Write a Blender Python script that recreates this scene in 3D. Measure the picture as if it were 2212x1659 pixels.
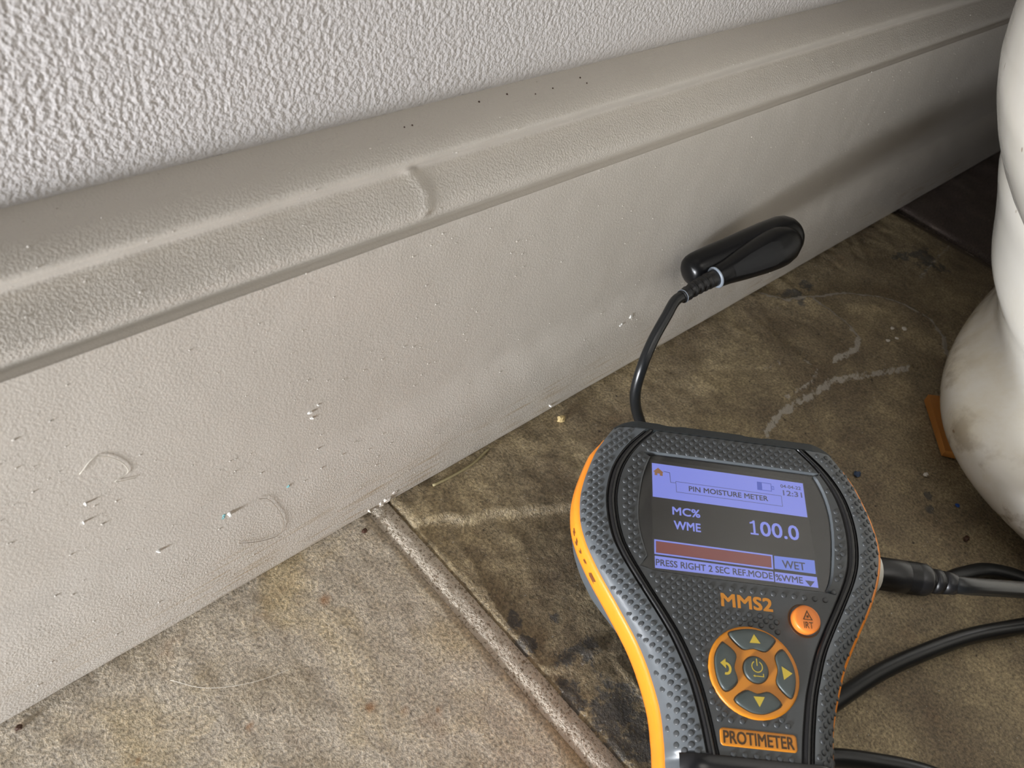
import bpy, bmesh, math, random
import numpy as np
from mathutils import Matrix, Vector, noise
from mathutils.geometry import tessellate_polygon

for o in list(bpy.data.objects): bpy.data.objects.remove(o)
scene = bpy.context.scene
COL = scene.collection
random.seed(7)

# ------------------------------------------------------------------ camera
F_PX, W_PX = 1750.0, 2212.0
RIGHT = Vector((0.7328, -0.6621, 0.1570))
DOWN = Vector((-0.3880, -0.5961, -0.7030))
FWD = Vector((0.5590, 0.4542, -0.6937))
cam_d = bpy.data.cameras.new('camera')
cam_d.sensor_fit = 'HORIZONTAL'; cam_d.sensor_width = 36.0
cam_d.lens = 36.0 * F_PX / W_PX
cam_d.clip_start = 0.01
cam_d.dof.use_dof = True; cam_d.dof.focus_distance = 0.285; cam_d.dof.aperture_fstop = 26
cam = bpy.data.objects.new('camera', cam_d); COL.objects.link(cam)
fw = FWD.normalized(); rt = (RIGHT - fw * RIGHT.dot(fw)).normalized(); up = rt.cross(fw)
CAM = Vector((0.0, -0.1389, 0.245))
cam.matrix_world = Matrix(((rt.x, up.x, -fw.x, CAM.x), (rt.y, up.y, -fw.y, CAM.y), (rt.z, up.z, -fw.z, CAM.z), (0, 0, 0, 1)))
scene.camera = cam

# ------------------------------------------------------------------ view, world, lights
vs = scene.view_settings
vs.view_transform = 'Standard'; vs.look = 'None'; vs.exposure = 0.0; vs.gamma = 1.0; vs.use_curve_mapping = False
world = bpy.data.worlds.new('room_ambience'); scene.world = world; world.use_nodes = True
bg = world.node_tree.nodes['Background']
bg.inputs[0].default_value = (1.0, 0.86, 0.72, 1); bg.inputs[1].default_value = 0.052

def area(name, loc, target, size, size_y, power, color):
    d = bpy.data.lights.new(name, 'AREA'); d.shape = 'RECTANGLE'; d.size = size; d.size_y = size_y
    d.energy = power; d.color = color
    o = bpy.data.objects.new(name, d); COL.objects.link(o); o.location = loc
    o.rotation_euler = (Vector(target) - Vector(loc)).to_track_quat('-Z', 'Y').to_euler()
    return o
# low inspection lamp standing on the floor to the left, and the room's ceiling light
area('floor_work_lamp', (-0.62, -0.125, 0.056), (0.20, 0.0, 0.06), 0.14, 0.08, 12.2, (0.93, 0.955, 1.0))
area('ceiling_light', (-0.5, -1.1, 2.3), (0.1, -0.1, 0.0), 0.7, 0.7, 6.5, (1.0, 0.95, 0.87))

# ------------------------------------------------------------------ materials
MATS = {}
def new_mat(name):
    m = bpy.data.materials.new(name); m.use_nodes = True
    nt = m.node_tree; b = nt.nodes['Principled BSDF']
    MATS[name] = m
    return m, nt, b
def node(nt, t, **kw):
    n = nt.nodes.new(t)
    for k, v in kw.items():
        if isinstance(k, str) and k.startswith('i_'): n.inputs[k[2:].replace('_', ' ')].default_value = v
        else: setattr(n, k, v)
    return n
def noise_n(nt, scale, detail=4, rough=0.55, coord='Object', dist=0.0):
    tc = node(nt, 'ShaderNodeTexCoord')
    n = node(nt, 'ShaderNodeTexNoise'); n.inputs['Scale'].default_value = scale
    n.inputs['Detail'].default_value = detail; n.inputs['Roughness'].default_value = rough; n.inputs['Distortion'].default_value = dist
    nt.links.new(tc.outputs[coord], n.inputs['Vector'])
    return n
def ramp(nt, src, stops):
    r = node(nt, 'ShaderNodeValToRGB'); e = r.color_ramp.elements
    while len(e) < len(stops): e.new(0.5)
    for el, (p, c) in zip(e, stops):
        el.position = p; el.color = (c[0], c[1], c[2], 1) if not isinstance(c, (int, float)) else (c, c, c, 1)
    nt.links.new(src, r.inputs[0]); return r
def mix(nt, fac, a, b, mode='MIX'):
    m = node(nt, 'ShaderNodeMix', data_type='RGBA', blend_type=mode)
    for s, v in ((m.inputs['Factor'], fac), (m.inputs['A'], a), (m.inputs['B'], b)):
        if isinstance(v, (int, float)): s.default_value = v
        elif isinstance(v, tuple): s.default_value = (v[0], v[1], v[2], 1)
        else: nt.links.new(v, s)
    return m.outputs['Result']
def math_n(nt, op, a, b=0.0):
    m = node(nt, 'ShaderNodeMath', operation=op)
    for s, v in ((m.inputs[0], a), (m.inputs[1], b)):
        if isinstance(v, (int, float)): s.default_value = v
        else: nt.links.new(v, s)
    return m.outputs[0]
def bump(nt, b, height, strength=0.5, dist=0.001, prev=None):
    n = node(nt, 'ShaderNodeBump'); n.inputs['Strength'].default_value = strength; n.inputs['Distance'].default_value = dist
    nt.links.new(height, n.inputs['Height'])
    if prev is not None: nt.links.new(prev.outputs[0], n.inputs['Normal'])
    nt.links.new(n.outputs[0], b.inputs['Normal']); return n
def simple(name, col, rough=0.5, metal=0.0, bscale=None, bstr=0.2, bdist=0.0002, spec=0.5):
    m, nt, b = new_mat(name)
    n = noise_n(nt, 60, 3)
    c = mix(nt, n.outputs[0], tuple(x * 0.92 for x in col), tuple(min(1, x * 1.06) for x in col))
    nt.links.new(c, b.inputs['Base Color'])
    b.inputs['Roughness'].default_value = rough; b.inputs['Metallic'].default_value = metal
    b.inputs['Specular IOR Level'].default_value = spec
    if bscale:
        k = noise_n(nt, bscale, 3); bump(nt, b, k.outputs[0], bstr, bdist)
    return m
def emit(name, col, strength=1.0):
    m, nt, b = new_mat(name)
    n = noise_n(nt, 90, 2)
    c = mix(nt, n.outputs[0], tuple(x * 0.95 for x in col), col)
    nt.links.new(c, b.inputs['Emission Color']); b.inputs['Emission Strength'].default_value = strength
    b.inputs['Base Color'].default_value = (0.02, 0.02, 0.03, 1); b.inputs['Roughness'].default_value = 0.3
    return m

# wall paint: orange-peel
m, nt, b = new_mat('wall_paint')
b.inputs['Roughness'].default_value = 0.5
n0 = noise_n(nt, 9, 2); nt.links.new(mix(nt, n0.outputs[0], (0.585, 0.56, 0.55), (0.645, 0.62, 0.61)), b.inputs['Base Color'])
n1 = noise_n(nt, 720, 2, 0.5); r1 = ramp(nt, n1.outputs[0], [(0.30, 0.0), (0.72, 1.0)])
bp = bump(nt, b, r1.outputs[0], 0.45, 0.0008)
n2 = noise_n(nt, 1500, 2); bump(nt, b, n2.outputs[0], 0.25, 0.0004, bp)

# baseboard paint: semi-gloss, rolled, with dirty streak near the floor
m, nt, b = new_mat('trim_paint')
tc = node(nt, 'ShaderNodeTexCoord'); sx = node(nt, 'ShaderNodeSeparateXYZ'); nt.links.new(tc.outputs['Object'], sx.inputs[0])
mp = node(nt, 'ShaderNodeMapping'); mp.inputs['Scale'].default_value = (14, 1, 330); nt.links.new(tc.outputs['Object'], mp.inputs[0])
ns = node(nt, 'ShaderNodeTexNoise'); ns.inputs['Scale'].default_value = 3.0; ns.inputs['Detail'].default_value = 5; nt.links.new(mp.outputs[0], ns.inputs['Vector'])
zr = ramp(nt, math_n(nt, 'MULTIPLY', sx.outputs[2], 20.0), [(0.0, 0.55), (0.10, 0.8), (0.30, 0.85), (0.50, 0.0)])
st = ramp(nt, ns.outputs[0], [(0.50, 0.0), (0.66, 1.0)])
patch = ramp(nt, noise_n(nt, 16, 2).outputs[0], [(0.38, 0.0), (0.55, 1.0)])
stain = math_n(nt, 'MULTIPLY', math_n(nt, 'MULTIPLY', zr.outputs[0], st.outputs[0]), math_n(nt, 'MULTIPLY', patch.outputs[0], 1.0))
nb = noise_n(nt, 12, 3)
base = mix(nt, nb.outputs[0], (0.57, 0.53, 0.475), (0.64, 0.60, 0.545))
nt.links.new(mix(nt, stain, base, (0.42, 0.33, 0.22)), b.inputs['Base Color'])
b.inputs['Roughness'].default_value = 0.28
nr = noise_n(nt, 1500, 2, 0.5)
zm = ramp(nt, math_n(nt, 'MULTIPLY', sx.outputs[2], 5.0), [(0.0, 0.48), (0.15, 0.48), (0.20, 0.28), (0.58, 0.32), (0.605, 1.0), (0.632, 1.0), (0.643, 0.15), (0.662, 0.15), (0.675, 0.9)])
bp = bump(nt, b, math_n(nt, 'MULTIPLY', nr.outputs[0], zm.outputs[0]), 0.60, 0.0005)
# brush marks run along the board
mp2 = node(nt, 'ShaderNodeMapping'); mp2.inputs['Scale'].default_value = (20, 20, 900); nt.links.new(tc.outputs['Object'], mp2.inputs[0])
n3 = node(nt, 'ShaderNodeTexNoise'); n3.inputs['Scale'].default_value = 1.0; n3.inputs['Detail'].default_value = 2; nt.links.new(mp2.outputs[0], n3.inputs['Vector'])
bump(nt, b, n3.outputs[0], 0.10, 0.0004, bp)
simple('white_flake', (0.80, 0.78, 0.74), 0.6, 0, 900, 0.4, 0.0004)
simple('gap_shadow', (0.05, 0.045, 0.04), 0.9)

def tile_mat(name, c0, c1, c2, rust_amt, rough, dark, mot=0.42):
    m, nt, b = new_mat(name)
    big = noise_n(nt, 22, 4, 0.6, dist=0.6); mid = noise_n(nt, 85, 5, 0.65, dist=0.8); fine = noise_n(nt, 880, 4, 0.68)
    r = ramp(nt, big.outputs[0], [(0.33, c0), (0.50, c1), (0.68, c2)])
    c = mix(nt, ramp(nt, mid.outputs[0], [(0.35, 0.0), (0.65, 1.0)]).outputs[0], mix(nt, mot, r.outputs[0], dark), r.outputs[0])
    fr = ramp(nt, fine.outputs[0], [(0.34, 0.48), (0.52, 1.0), (0.70, 1.55)])
    c = mix(nt, 1.0, c, fr.outputs[0], 'MULTIPLY')
    ra = ramp(nt, noise_n(nt, 48, 4, 0.6).outputs[0], [(0.62, 0.0), (0.74, 1.0)])
    c = mix(nt, math_n(nt, 'MULTIPLY', ra.outputs[0], rust_amt), c, (0.30, 0.13, 0.035))
    at = node(nt, 'ShaderNodeAttribute', attribute_name='patch'); sp = node(nt, 'ShaderNodeSeparateColor'); nt.links.new(at.outputs['Color'], sp.inputs[0])
    dk = math_n(nt, 'ADD', sp.outputs[1], math_n(nt, 'MULTIPLY', math_n(nt, 'SUBTRACT', noise_n(nt, 300, 5, 0.75, dist=1.0).outputs[0], 0.5), 3.0))
    dkr = ramp(nt, dk, [(0.40, 0.0), (0.75, 0.8)])
    c = mix(nt, math_n(nt, 'MULTIPLY', dkr.outputs[0], ramp(nt, sp.outputs[1], [(0.03, 0.0), (0.2, 1.0)]).outputs[0]), c, (0.060, 0.061, 0.064))       # slate-grey inclusions
    c = mix(nt, sp.outputs[2], c, (0.34, 0.15, 0.04))          # rust spots
    pr_ = math_n(nt, 'ADD', sp.outputs[0], math_n(nt, 'MULTIPLY', math_n(nt, 'SUBTRACT', noise_n(nt, 380, 4, 0.7).outputs[0], 0.5), 1.5))
    prr = ramp(nt, pr_, [(0.40, 0.0), (0.60, 1.0)])
    c = mix(nt, math_n(nt, 'MULTIPLY', prr.outputs[0], ramp(nt, sp.outputs[0], [(0.03, 0.0), (0.15, 0.9)]).outputs[0]), c, (0.50, 0.46, 0.40))         # pale chipped ridges
    ck = noise_n(nt, 130, 3, 0.6, dist=2.2); cr = ramp(nt, ck.outputs[0], [(0.485, 0.0), (0.50, 1.0), (0.515, 0.0)])
    cm = ramp(nt, noise_n(nt, 60, 2).outputs[0], [(0.48, 0.0), (0.60, 1.0)])
    c = mix(nt, math_n(nt, 'MULTIPLY', math_n(nt, 'MULTIPLY', cr.outputs[0], cm.outputs[0]), 0.55), c, dark)      # hairline cracks
    pits = ramp(nt, noise_n(nt, 260, 2).outputs[0], [(0.22, 1.0), (0.30, 0.0)])
    c = mix(nt, pits.outputs[0], c, (0.035, 0.022, 0.015))
    dust = ramp(nt, noise_n(nt, 900, 1).outputs[0], [(0.73, 0.0), (0.79, 1.0)])
    c = mix(nt, math_n(nt, 'MULTIPLY', dust.outputs[0], 0.7), c, (0.55, 0.52, 0.46))
    nt.links.new(c, b.inputs['Base Color'])
    b.inputs['Roughness'].default_value = rough
    bp = bump(nt, b, mid.outputs[0], 0.40, 0.0018)
    bump(nt, b, fine.outputs[0], 0.75, 0.0011, bp)
    return m
tile_mat('tile_pale', (0.48, 0.40, 0.285), (0.60, 0.525, 0.42), (0.60, 0.485, 0.30), 0.25, 0.55, (0.27, 0.225, 0.165), 0.20)
tile_mat('tile_brown', (0.215, 0.160, 0.095), (0.30, 0.235, 0.140), (0.47, 0.375, 0.22), 0.12, 0.45, (0.11, 0.085, 0.06))
tile_mat('tile_dark', (0.115, 0.085, 0.075), (0.135, 0.10, 0.085), (0.165, 0.13, 0.10), 0.05, 0.42, (0.075, 0.06, 0.055))
m, nt, b = new_mat('grout')
g1 = noise_n(nt, 1000, 3, 0.65); g2 = noise_n(nt, 60, 3)
c = mix(nt, g2.outputs[0], (0.66, 0.58, 0.47), (0.80, 0.72, 0.61))
pits = ramp(nt, g1.outputs[0], [(0.38, 0.0), (0.46, 1.0)])
c = mix(nt, pits.outputs[0], (0.30, 0.24, 0.17), c); nt.links.new(c, b.inputs['Base Color'])
b.inputs['Roughness'].default_value = 0.95
bump(nt, b, g1.outputs[0], 0.9, 0.0016)

simple('grout_dark', (0.13, 0.10, 0.075), 0.95, 0, 900, 0.6, 0.001)  # darker grout, for the second joint only
simple('meter_grey', (0.056, 0.060, 0.063), 0.42, 0, 3000, 0.15, 0.0001)
simple('grip_grey_lit', (0.108, 0.120, 0.130), 0.36, 0, 3000, 0.15, 0.0001)  # meter grey raised for the flanks: lamp light and sheen put into the colour
simple('meter_body', (0.085, 0.096, 0.105), 0.50, 0, 3000, 0.15, 0.0001)
simple('meter_black', (0.010, 0.010, 0.011), 0.25)
simple('meter_cap', (0.016, 0.019, 0.020), 0.45, 0, 2500, 0.2, 0.0001)
simple('meter_orange', (0.86, 0.27, 0.020), 0.32)
simple('button_orange', (0.84, 0.235, 0.035), 0.40)
simple('key_pad', (0.66, 0.24, 0.015), 0.42)
simple('key_grey', (0.060, 0.075, 0.072), 0.40)
simple('key_print', (0.62, 0.46, 0.05), 0.5)
simple('orange_print', (0.62, 0.24, 0.02), 0.5)
simple('dark_print', (0.07, 0.035, 0.012), 0.6)
simple('smudge_ink', (0.16, 0.05, 0.01), 0.6)
simple('lcd_off', (0.042, 0.040, 0.037), 0.22)
simple('bezel_black', (0.006, 0.006, 0.007), 0.12)
simple('socket_white', (0.75, 0.73, 0.66), 0.4)
emit('lcd_lavender', (0.20, 0.235, 0.70)); emit('lcd_blue', (0.13, 0.19, 0.62)); emit('lcd_red', (0.17, 0.040, 0.034))
emit('lcd_ink', (0.035, 0.035, 0.060)); emit('lcd_grey_ink', (0.06, 0.062, 0.16)); emit('lcd_house', (0.24, 0.115, 0.05)); emit('lcd_deep_blue', (0.05, 0.08, 0.42))
simple('rubber_black', (0.011, 0.011, 0.012), 0.34, 0, 1500, 0.15, 0.0001)
simple('cable_black', (0.010, 0.011, 0.012), 0.30, 0, 1500, 0.1, 0.0001)
simple('probe_black', (0.004, 0.004, 0.0045), 0.28, spec=0.3)
simple('probe_label', (0.011, 0.011, 0.0115), 0.55, spec=0.3)
simple('ring_grey', (0.22, 0.25, 0.29), 0.35)
simple('pin_steel', (0.6, 0.6, 0.6), 0.25, 1.0)
# cover glass
m, nt, b = new_mat('cover_glass')
out = nt.nodes['Material Output']; tr = node(nt, 'ShaderNodeBsdfTransparent'); gl = node(nt, 'ShaderNodeBsdfGlossy')
gn = noise_n(nt, 200, 2); gr = ramp(nt, gn.outputs[0], [(0.3, 0.02), (0.7, 0.07)]); nt.links.new(gr.outputs[0], gl.inputs['Roughness'])
fr = node(nt, 'ShaderNodeFresnel'); fr.inputs[0].default_value = 1.33
ms = node(nt, 'ShaderNodeMixShader'); nt.links.new(fr.outputs[0], ms.inputs[0]); nt.links.new(tr.outputs[0], ms.inputs[1]); nt.links.new(gl.outputs[0], ms.inputs[2])
nt.links.new(ms.outputs[0], out.inputs['Surface'])
# ceramic with grime near the floor
m, nt, b = new_mat('ceramic')
tc = node(nt, 'ShaderNodeTexCoord'); sx = node(nt, 'ShaderNodeSeparateXYZ'); nt.links.new(tc.outputs['Object'], sx.inputs[0])
zr = ramp(nt, math_n(nt, 'MULTIPLY', sx.outputs[2], 12.0), [(0.0, 1.0), (0.35, 0.85), (0.75, 0.45), (1.0, 0.2)])
gm = ramp(nt, noise_n(nt, 38, 5, 0.65).outputs[0], [(0.45, 0.0), (0.68, 1.0)])
zl = ramp(nt, math_n(nt, 'MULTIPLY', sx.outputs[2], 12.0), [(0.0, 1.0), (0.22, 0.8), (0.50, 0.0)])
gm2 = ramp(nt, noise_n(nt, 75, 4, 0.6).outputs[0], [(0.50, 0.0), (0.62, 1.0)])
c = mix(nt, math_n(nt, 'MULTIPLY', math_n(nt, 'MULTIPLY', zr.outputs[0], gm.outputs[0]), 0.55), (0.80, 0.77, 0.70), (0.62, 0.52, 0.32))
c = mix(nt, math_n(nt, 'MULTIPLY', zl.outputs[0], gm2.outputs[0]), c, (0.24, 0.17, 0.08))
sp = ramp(nt, noise_n(nt, 140, 1).outputs[0], [(0.76, 0.0), (0.79, 1.0)])
c = mix(nt, math_n(nt, 'MULTIPLY', sp.outputs[0], 0.7), c, (0.25, 0.14, 0.07))
nt.links.new(c, b.inputs['Base Color']); b.inputs['Roughness'].default_value = 0.10; b.inputs['Coat Weight'].default_value = 0.3
simple('seat_gap', (0.3, 0.29, 0.27), 0.5)
simple('shim_wood', (0.42, 0.165, 0.03), 0.6, 0, 500, 0.5, 0.0005)
simple('blue_chip', (0.025, 0.05, 0.11), 0.5); simple('bright_blue_chip', (0.02, 0.09, 0.42), 0.5)
simple('white_crumb', (0.72, 0.68, 0.62), 0.7); simple('brown_crumb', (0.06, 0.025, 0.012), 0.6)
simple('yellow_crumb', (0.55, 0.42, 0.20), 0.7, 0, 1200, 0.5, 0.0004)
simple('straw', (0.30, 0.25, 0.13), 0.6); simple('pale_hair', (0.62, 0.58, 0.50), 0.5); simple('dark_hair', (0.22, 0.17, 0.12), 0.5)
simple('cyan_chalk', (0.22, 0.46, 0.48), 0.8)
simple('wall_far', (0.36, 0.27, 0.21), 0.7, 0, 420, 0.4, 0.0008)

# ------------------------------------------------------------------ helpers
def link(name, verts, faces, mat, parent=None, smooth=True, label=None):
    me = bpy.data.meshes.new(name); me.from_pydata([tuple(v) for v in verts], [], [tuple(f) for f in faces]); me.validate(); me.update()
    if smooth: me.polygons.foreach_set('use_smooth', [True] * len(me.polygons))
    me.materials.append(MATS[mat])
    o = bpy.data.objects.new(name, me); COL.objects.link(o)
    if parent is not None: o.parent = parent
    if label: o['label'] = label
    return o
def tag(o, label=None, cat=None, group=None, kind=None):
    if label: o['label'] = label
    if cat: o['category'] = cat
    if group: o['group'] = group
    if kind: o['kind'] = kind
    return o
def empty(name, loc):
    o = bpy.data.objects.new(name, None); COL.objects.link(o); o.location = loc; o.empty_display_size = 0.01; return o
def grid_faces(nr, nc, close=False):
    f = []
    for i in range(nr - 1):
        for j in range(nc if close else nc - 1):
            k = (j + 1) % nc
            f.append((i * nc + j, i * nc + k, (i + 1) * nc + k, (i + 1) * nc + j))
    return f
def loft(rings, cap0=True, cap1=True):
    n = len(rings[0]); v = [p for r in rings for p in r]; f = grid_faces(len(rings), n, True)
    if cap0: f.append(tuple(range(n - 1, -1, -1)))
    if cap1: f.append(tuple((len(rings) - 1) * n + i for i in range(n)))
    return v, f
def spline(pts, per=10):
    P = [Vector(p) for p in pts]; P = [P[0] * 2 - P[1]] + P + [P[-1] * 2 - P[-2]]; out = []
    for i in range(1, len(P) - 2):
        for k in range(per):
            t = k / per; a, b, c, d = P[i - 1:i + 3]
            out.append(0.5 * ((2 * b) + (c - a) * t + (2 * a - 5 * b + 4 * c - d) * t * t + (3 * b - a - 3 * c + d) * t ** 3))
    out.append(P[-2]); return out
def tube(path, rad, seg=14, squash=None):
    rings = []; prev = None
    for i, p in enumerate(path):
        t = (path[min(i + 1, len(path) - 1)] - path[max(i - 1, 0)]).normalized()
        if prev is None:
            s = Vector((0, 0, 1)) if abs(t.z) < 0.9 else Vector((1, 0, 0)); n = (s - t * s.dot(t)).normalized()
        else: n = (prev - t * prev.dot(t)).normalized()
        prev = n; bn = t.cross(n); r = rad[i] if hasattr(rad, '__len__') else rad
        rings.append([p + n * (r * math.cos(a)) + bn * (r * math.sin(a)) for a in (2 * math.pi * k / seg for k in range(seg))])
    return loft(rings)
def join(parts):
    V, Fc = [], []
    for v, f in parts:
        o = len(V); V += list(v); Fc += [tuple(i + o for i in q) for q in f]
    return V, Fc
def interp(x, xs, ys): return float(np.interp(x, xs, ys))
def sm(x, a, b):
    t = np.clip((x - a) / (b - a), 0, 1); return t * t * (3 - 2 * t)

# ------------------------------------------------------------------ floor: slate-look tiles in grout
PITCH, GX0, GW, GY0 = 0.4055, 0.1125, 0.0088, 0.012
floor = link('floor', [(x, y, z) for x in (-0.70, 1.34) for y in (-0.80, 0.03) for z in (-0.02, -0.0032)],
             [(0, 1, 3, 2), (4, 6, 7, 5), (0, 4, 5, 1), (2, 3, 7, 6), (1, 5, 7, 3), (0, 2, 6, 4)], 'grout', smooth=False)
tag(floor, 'slate-look tile floor with wide sandy grout joints', 'floor', kind='structure')
RIDGES = [  # (points, height of the left-hand side in metres, paleness)
    ([(0.3575, -0.0007), (0.3661, -0.0131), (0.3835, -0.02), (0.404, -0.0285), (0.4186, -0.041), (0.4259, -0.0546), (0.4264, -0.0686), (0.4179, -0.081), (0.404, -0.089)], -0.0010, 1.0),
    ([(0.3799, -0.0178), (0.3798, -0.0312), (0.3785, -0.0436), (0.3737, -0.0534), (0.364, -0.0576), (0.3448, -0.0554)], -0.0009, 0.9),
    ([(0.2731, -0.0638), (0.282, -0.0615), (0.2954, -0.0602), (0.3121, -0.0624), (0.3325, -0.0628), (0.3506, -0.0707), (0.3754, -0.0809)], 0.0014, 0.8),
    ([(0.3033, -0.0346), (0.3126, -0.0406), (0.3273, -0.0384), (0.3302, -0.0342)], 0.0004, 0.35),
    ([(0.3318, -0.0471), (0.3307, -0.0541), (0.3216, -0.0576), (0.3007, -0.0567)], -0.0006, 0.5),
    ([(0.115, -0.0129), (0.1222, -0.0144), (0.129, -0.0168), (0.1335, -0.022), (0.1444, -0.0252), (0.1537, -0.0306), (0.1724, -0.0421)], 0.0016, 0.02),
    ([(0.5202, -0.0383), (0.4874, -0.0415), (0.4598, -0.046)], 0.0006, 0.5),
    ([(0.1183, -0.0806), (0.1266, -0.083), (0.1402, -0.0852), (0.1403, -0.0894), (0.1268, -0.0872), (0.1185, -0.0847)], -0.0007, 0.25),
    ([(0.1212, -0.059), (0.1198, -0.0654), (0.1225, -0.0717), (0.1197, -0.0757), (0.1156, -0.0745)], -0.0007, 0.2),
]
DARKS = [(0.1225, -0.0630, .003), (0.1205, -0.072, .0035), (0.1266, -0.084, .0035), (0.1352, -0.0862, .004), (0.1222, -0.0905, .004), (0.1218, -0.1056, .007), (0.124, -0.1151, .009), (0.130, -0.105, .007),
         (0.1347, -0.0703, .002), (0.1180, -0.097, .004), (0.140, -0.118, .008), (0.4816, -0.0381, .010), (0.470, -0.030, .006), (0.374, -0.013, .006), (0.388, -0.012, .004), (0.298, -0.132, .002), (0.305, -0.128, .0015)]
RUSTS = [(0.0751, -0.0649, .0022), (0.0674, -0.0579, .0014), (0.0759, -0.0196, .0018), (-0.0116, -0.0025, .0011), (0.0371, -0.0411, .0010), (0.0094, -0.0305, .0010), (0.083, -0.071, .0012)]
def polydist(X, Y, pts):
    best = np.full(X.shape, 9.0); sign = np.ones(X.shape)
    for (ax, ay), (bx, by) in zip(pts[:-1], pts[1:]):
        dx, dy = bx - ax, by - ay; t = np.clip(((X - ax) * dx + (Y - ay) * dy) / (dx * dx + dy * dy), 0, 1)
        d = np.hypot(X - ax - t * dx, Y - ay - t * dy); s = np.sign(dx * (Y - ay) - dy * (X - ax))
        m = d < best; best[m] = d[m]; sign[m] = s[m]
    return best, sign
def nz(X, Y, sc, seed, octs=3):
    return np.array([noise.fractal((x * sc, y * sc, seed), 1.0, 2.0, octs) for x, y in zip(X.ravel(), Y.ravel())]).reshape(X.shape)
def make_tile(x0, x1, y0, y1, step, mat, seed, amp=0.00045):
    nx = max(3, int((x1 - x0) / step)); ny = max(3, int((y1 - y0) / step))
    xs = np.linspace(x0, x1, nx); ys = np.linspace(y0, y1, ny); X, Y = np.meshgrid(xs, ys)
    Z = amp * nz(X, Y, 32, seed, 3)
    pale = np.zeros(X.shape); dark = np.zeros(X.shape); rust = np.zeros(X.shape)
    if step < 0.005:
        Z += amp * 0.55 * nz(X, Y, 170, seed + 3, 2)
        wob = nz(X, Y, 140, seed + 9, 2)
        for pts, h, pl in RIDGES:
            if not any(x0 <= p[0] <= x1 for p in pts): continue
            d, s = polydist(X, Y, pts); sd = d * s + 0.0009 * wob
            Z += h * 0.75 * np.tanh(sd / 0.0007) * np.exp(-d / 0.016)
            pale = np.maximum(pale, pl * np.exp(-(sd / (0.0014 + 0.0018 * np.abs(wob))) ** 2) * np.clip(1.0 + 0.6 * wob, 0, 1))
        for cx, cy, r in DARKS:
            dark = np.maximum(dark, np.clip(1.5 - np.hypot(X - cx, Y - cy) / r + 0.9 * wob, 0, 0.85))
        for cx, cy, r in RUSTS:
            rust = np.maximum(rust, np.clip(1.2 - np.hypot(X - cx, Y - cy) / r + 0.8 * wob, 0, 0.7))
    e = np.minimum(np.minimum(X - x0, x1 - X), np.minimum(Y - y0, y1 - Y))
    e = e + 0.0005 * nz(X, Y, 150, seed + 5, 2) * (e > 0)
    Z = Z * sm(e, 0.0, 0.004) - 0.0009 * (1 - sm(e, 0.0, 0.0020))
    V = list(zip(X.ravel(), Y.ravel(), Z.ravel())); Fc = grid_faces(ny, nx)
    n0 = len(V); loop = [j for j in range(nx)] + [i * nx + nx - 1 for i in range(1, ny)] + [(ny - 1) * nx + j for j in range(nx - 2, -1, -1)] + [i * nx for i in range(ny - 2, 0, -1)]
    V += [(V[i][0], V[i][1], -0.006) for i in loop]; L = len(loop)
    Fc += [(loop[i], n0 + i, n0 + (i + 1) % L, loop[(i + 1) % L]) for i in range(L)] + [tuple(n0 + i for i in range(L - 1, -1, -1))]
    o = link('tile', V, Fc, mat, floor)
    at = o.data.color_attributes.new('patch', 'FLOAT_COLOR', 'POINT')
    col = np.zeros((len(V), 4)); col[:n0, 0] = np.clip(pale, 0, 1).ravel(); col[:n0, 1] = dark.ravel(); col[:n0, 2] = rust.ravel(); col[:, 3] = 1
    at.data.foreach_set('color', col.ravel())
    return o
for i in range(-2, 3):
    for j in range(2):
        x0 = GX0 + i * PITCH + GW / 2; x1 = GX0 + (i + 1) * PITCH - GW / 2
        y1 = GY0 - j * PITCH; y0 = y1 - PITCH + GW
        fine = j == 0 and i in (-1, 0)
        step = 0.00125 if fine else (0.004 if (j == 0 and i == 1) else 0.03)
        mat = {-2: 'tile_brown', -1: 'tile_pale', 0: 'tile_brown', 1: 'tile_dark', 2: 'tile_brown'}[i] if j == 0 else 'tile_brown'
        make_tile(max(x0, -0.695), min(x1, 1.335), y0, y1, step, mat, 3.1 + i * 7 + j * 31, 0.00032 if i == -1 else 0.00045)
def grout_line(xc, y0, y1, w):
    ys = np.linspace(y0, y1, int((y1 - y0) / 0.0012)); V = []
    ts = np.linspace(-1, 1, 9)
    for y in ys:
        k = 0.0006 * noise.noise((xc * 50, y * 70, 4.0)); 
        for t in ts:
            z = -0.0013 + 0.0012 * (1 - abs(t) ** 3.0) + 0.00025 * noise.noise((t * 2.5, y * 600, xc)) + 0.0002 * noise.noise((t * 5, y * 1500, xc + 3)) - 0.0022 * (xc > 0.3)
            V.append((xc + k + t * w / 2, y, z))
    return link('grout_line', V, grid_faces(len(ys), 9), 'grout' if xc < 0.3 else 'grout_dark', floor)
for i in (0, 1): grout_line(GX0 + i * PITCH, -0.394, 0.0115, GW + 0.0008)

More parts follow.
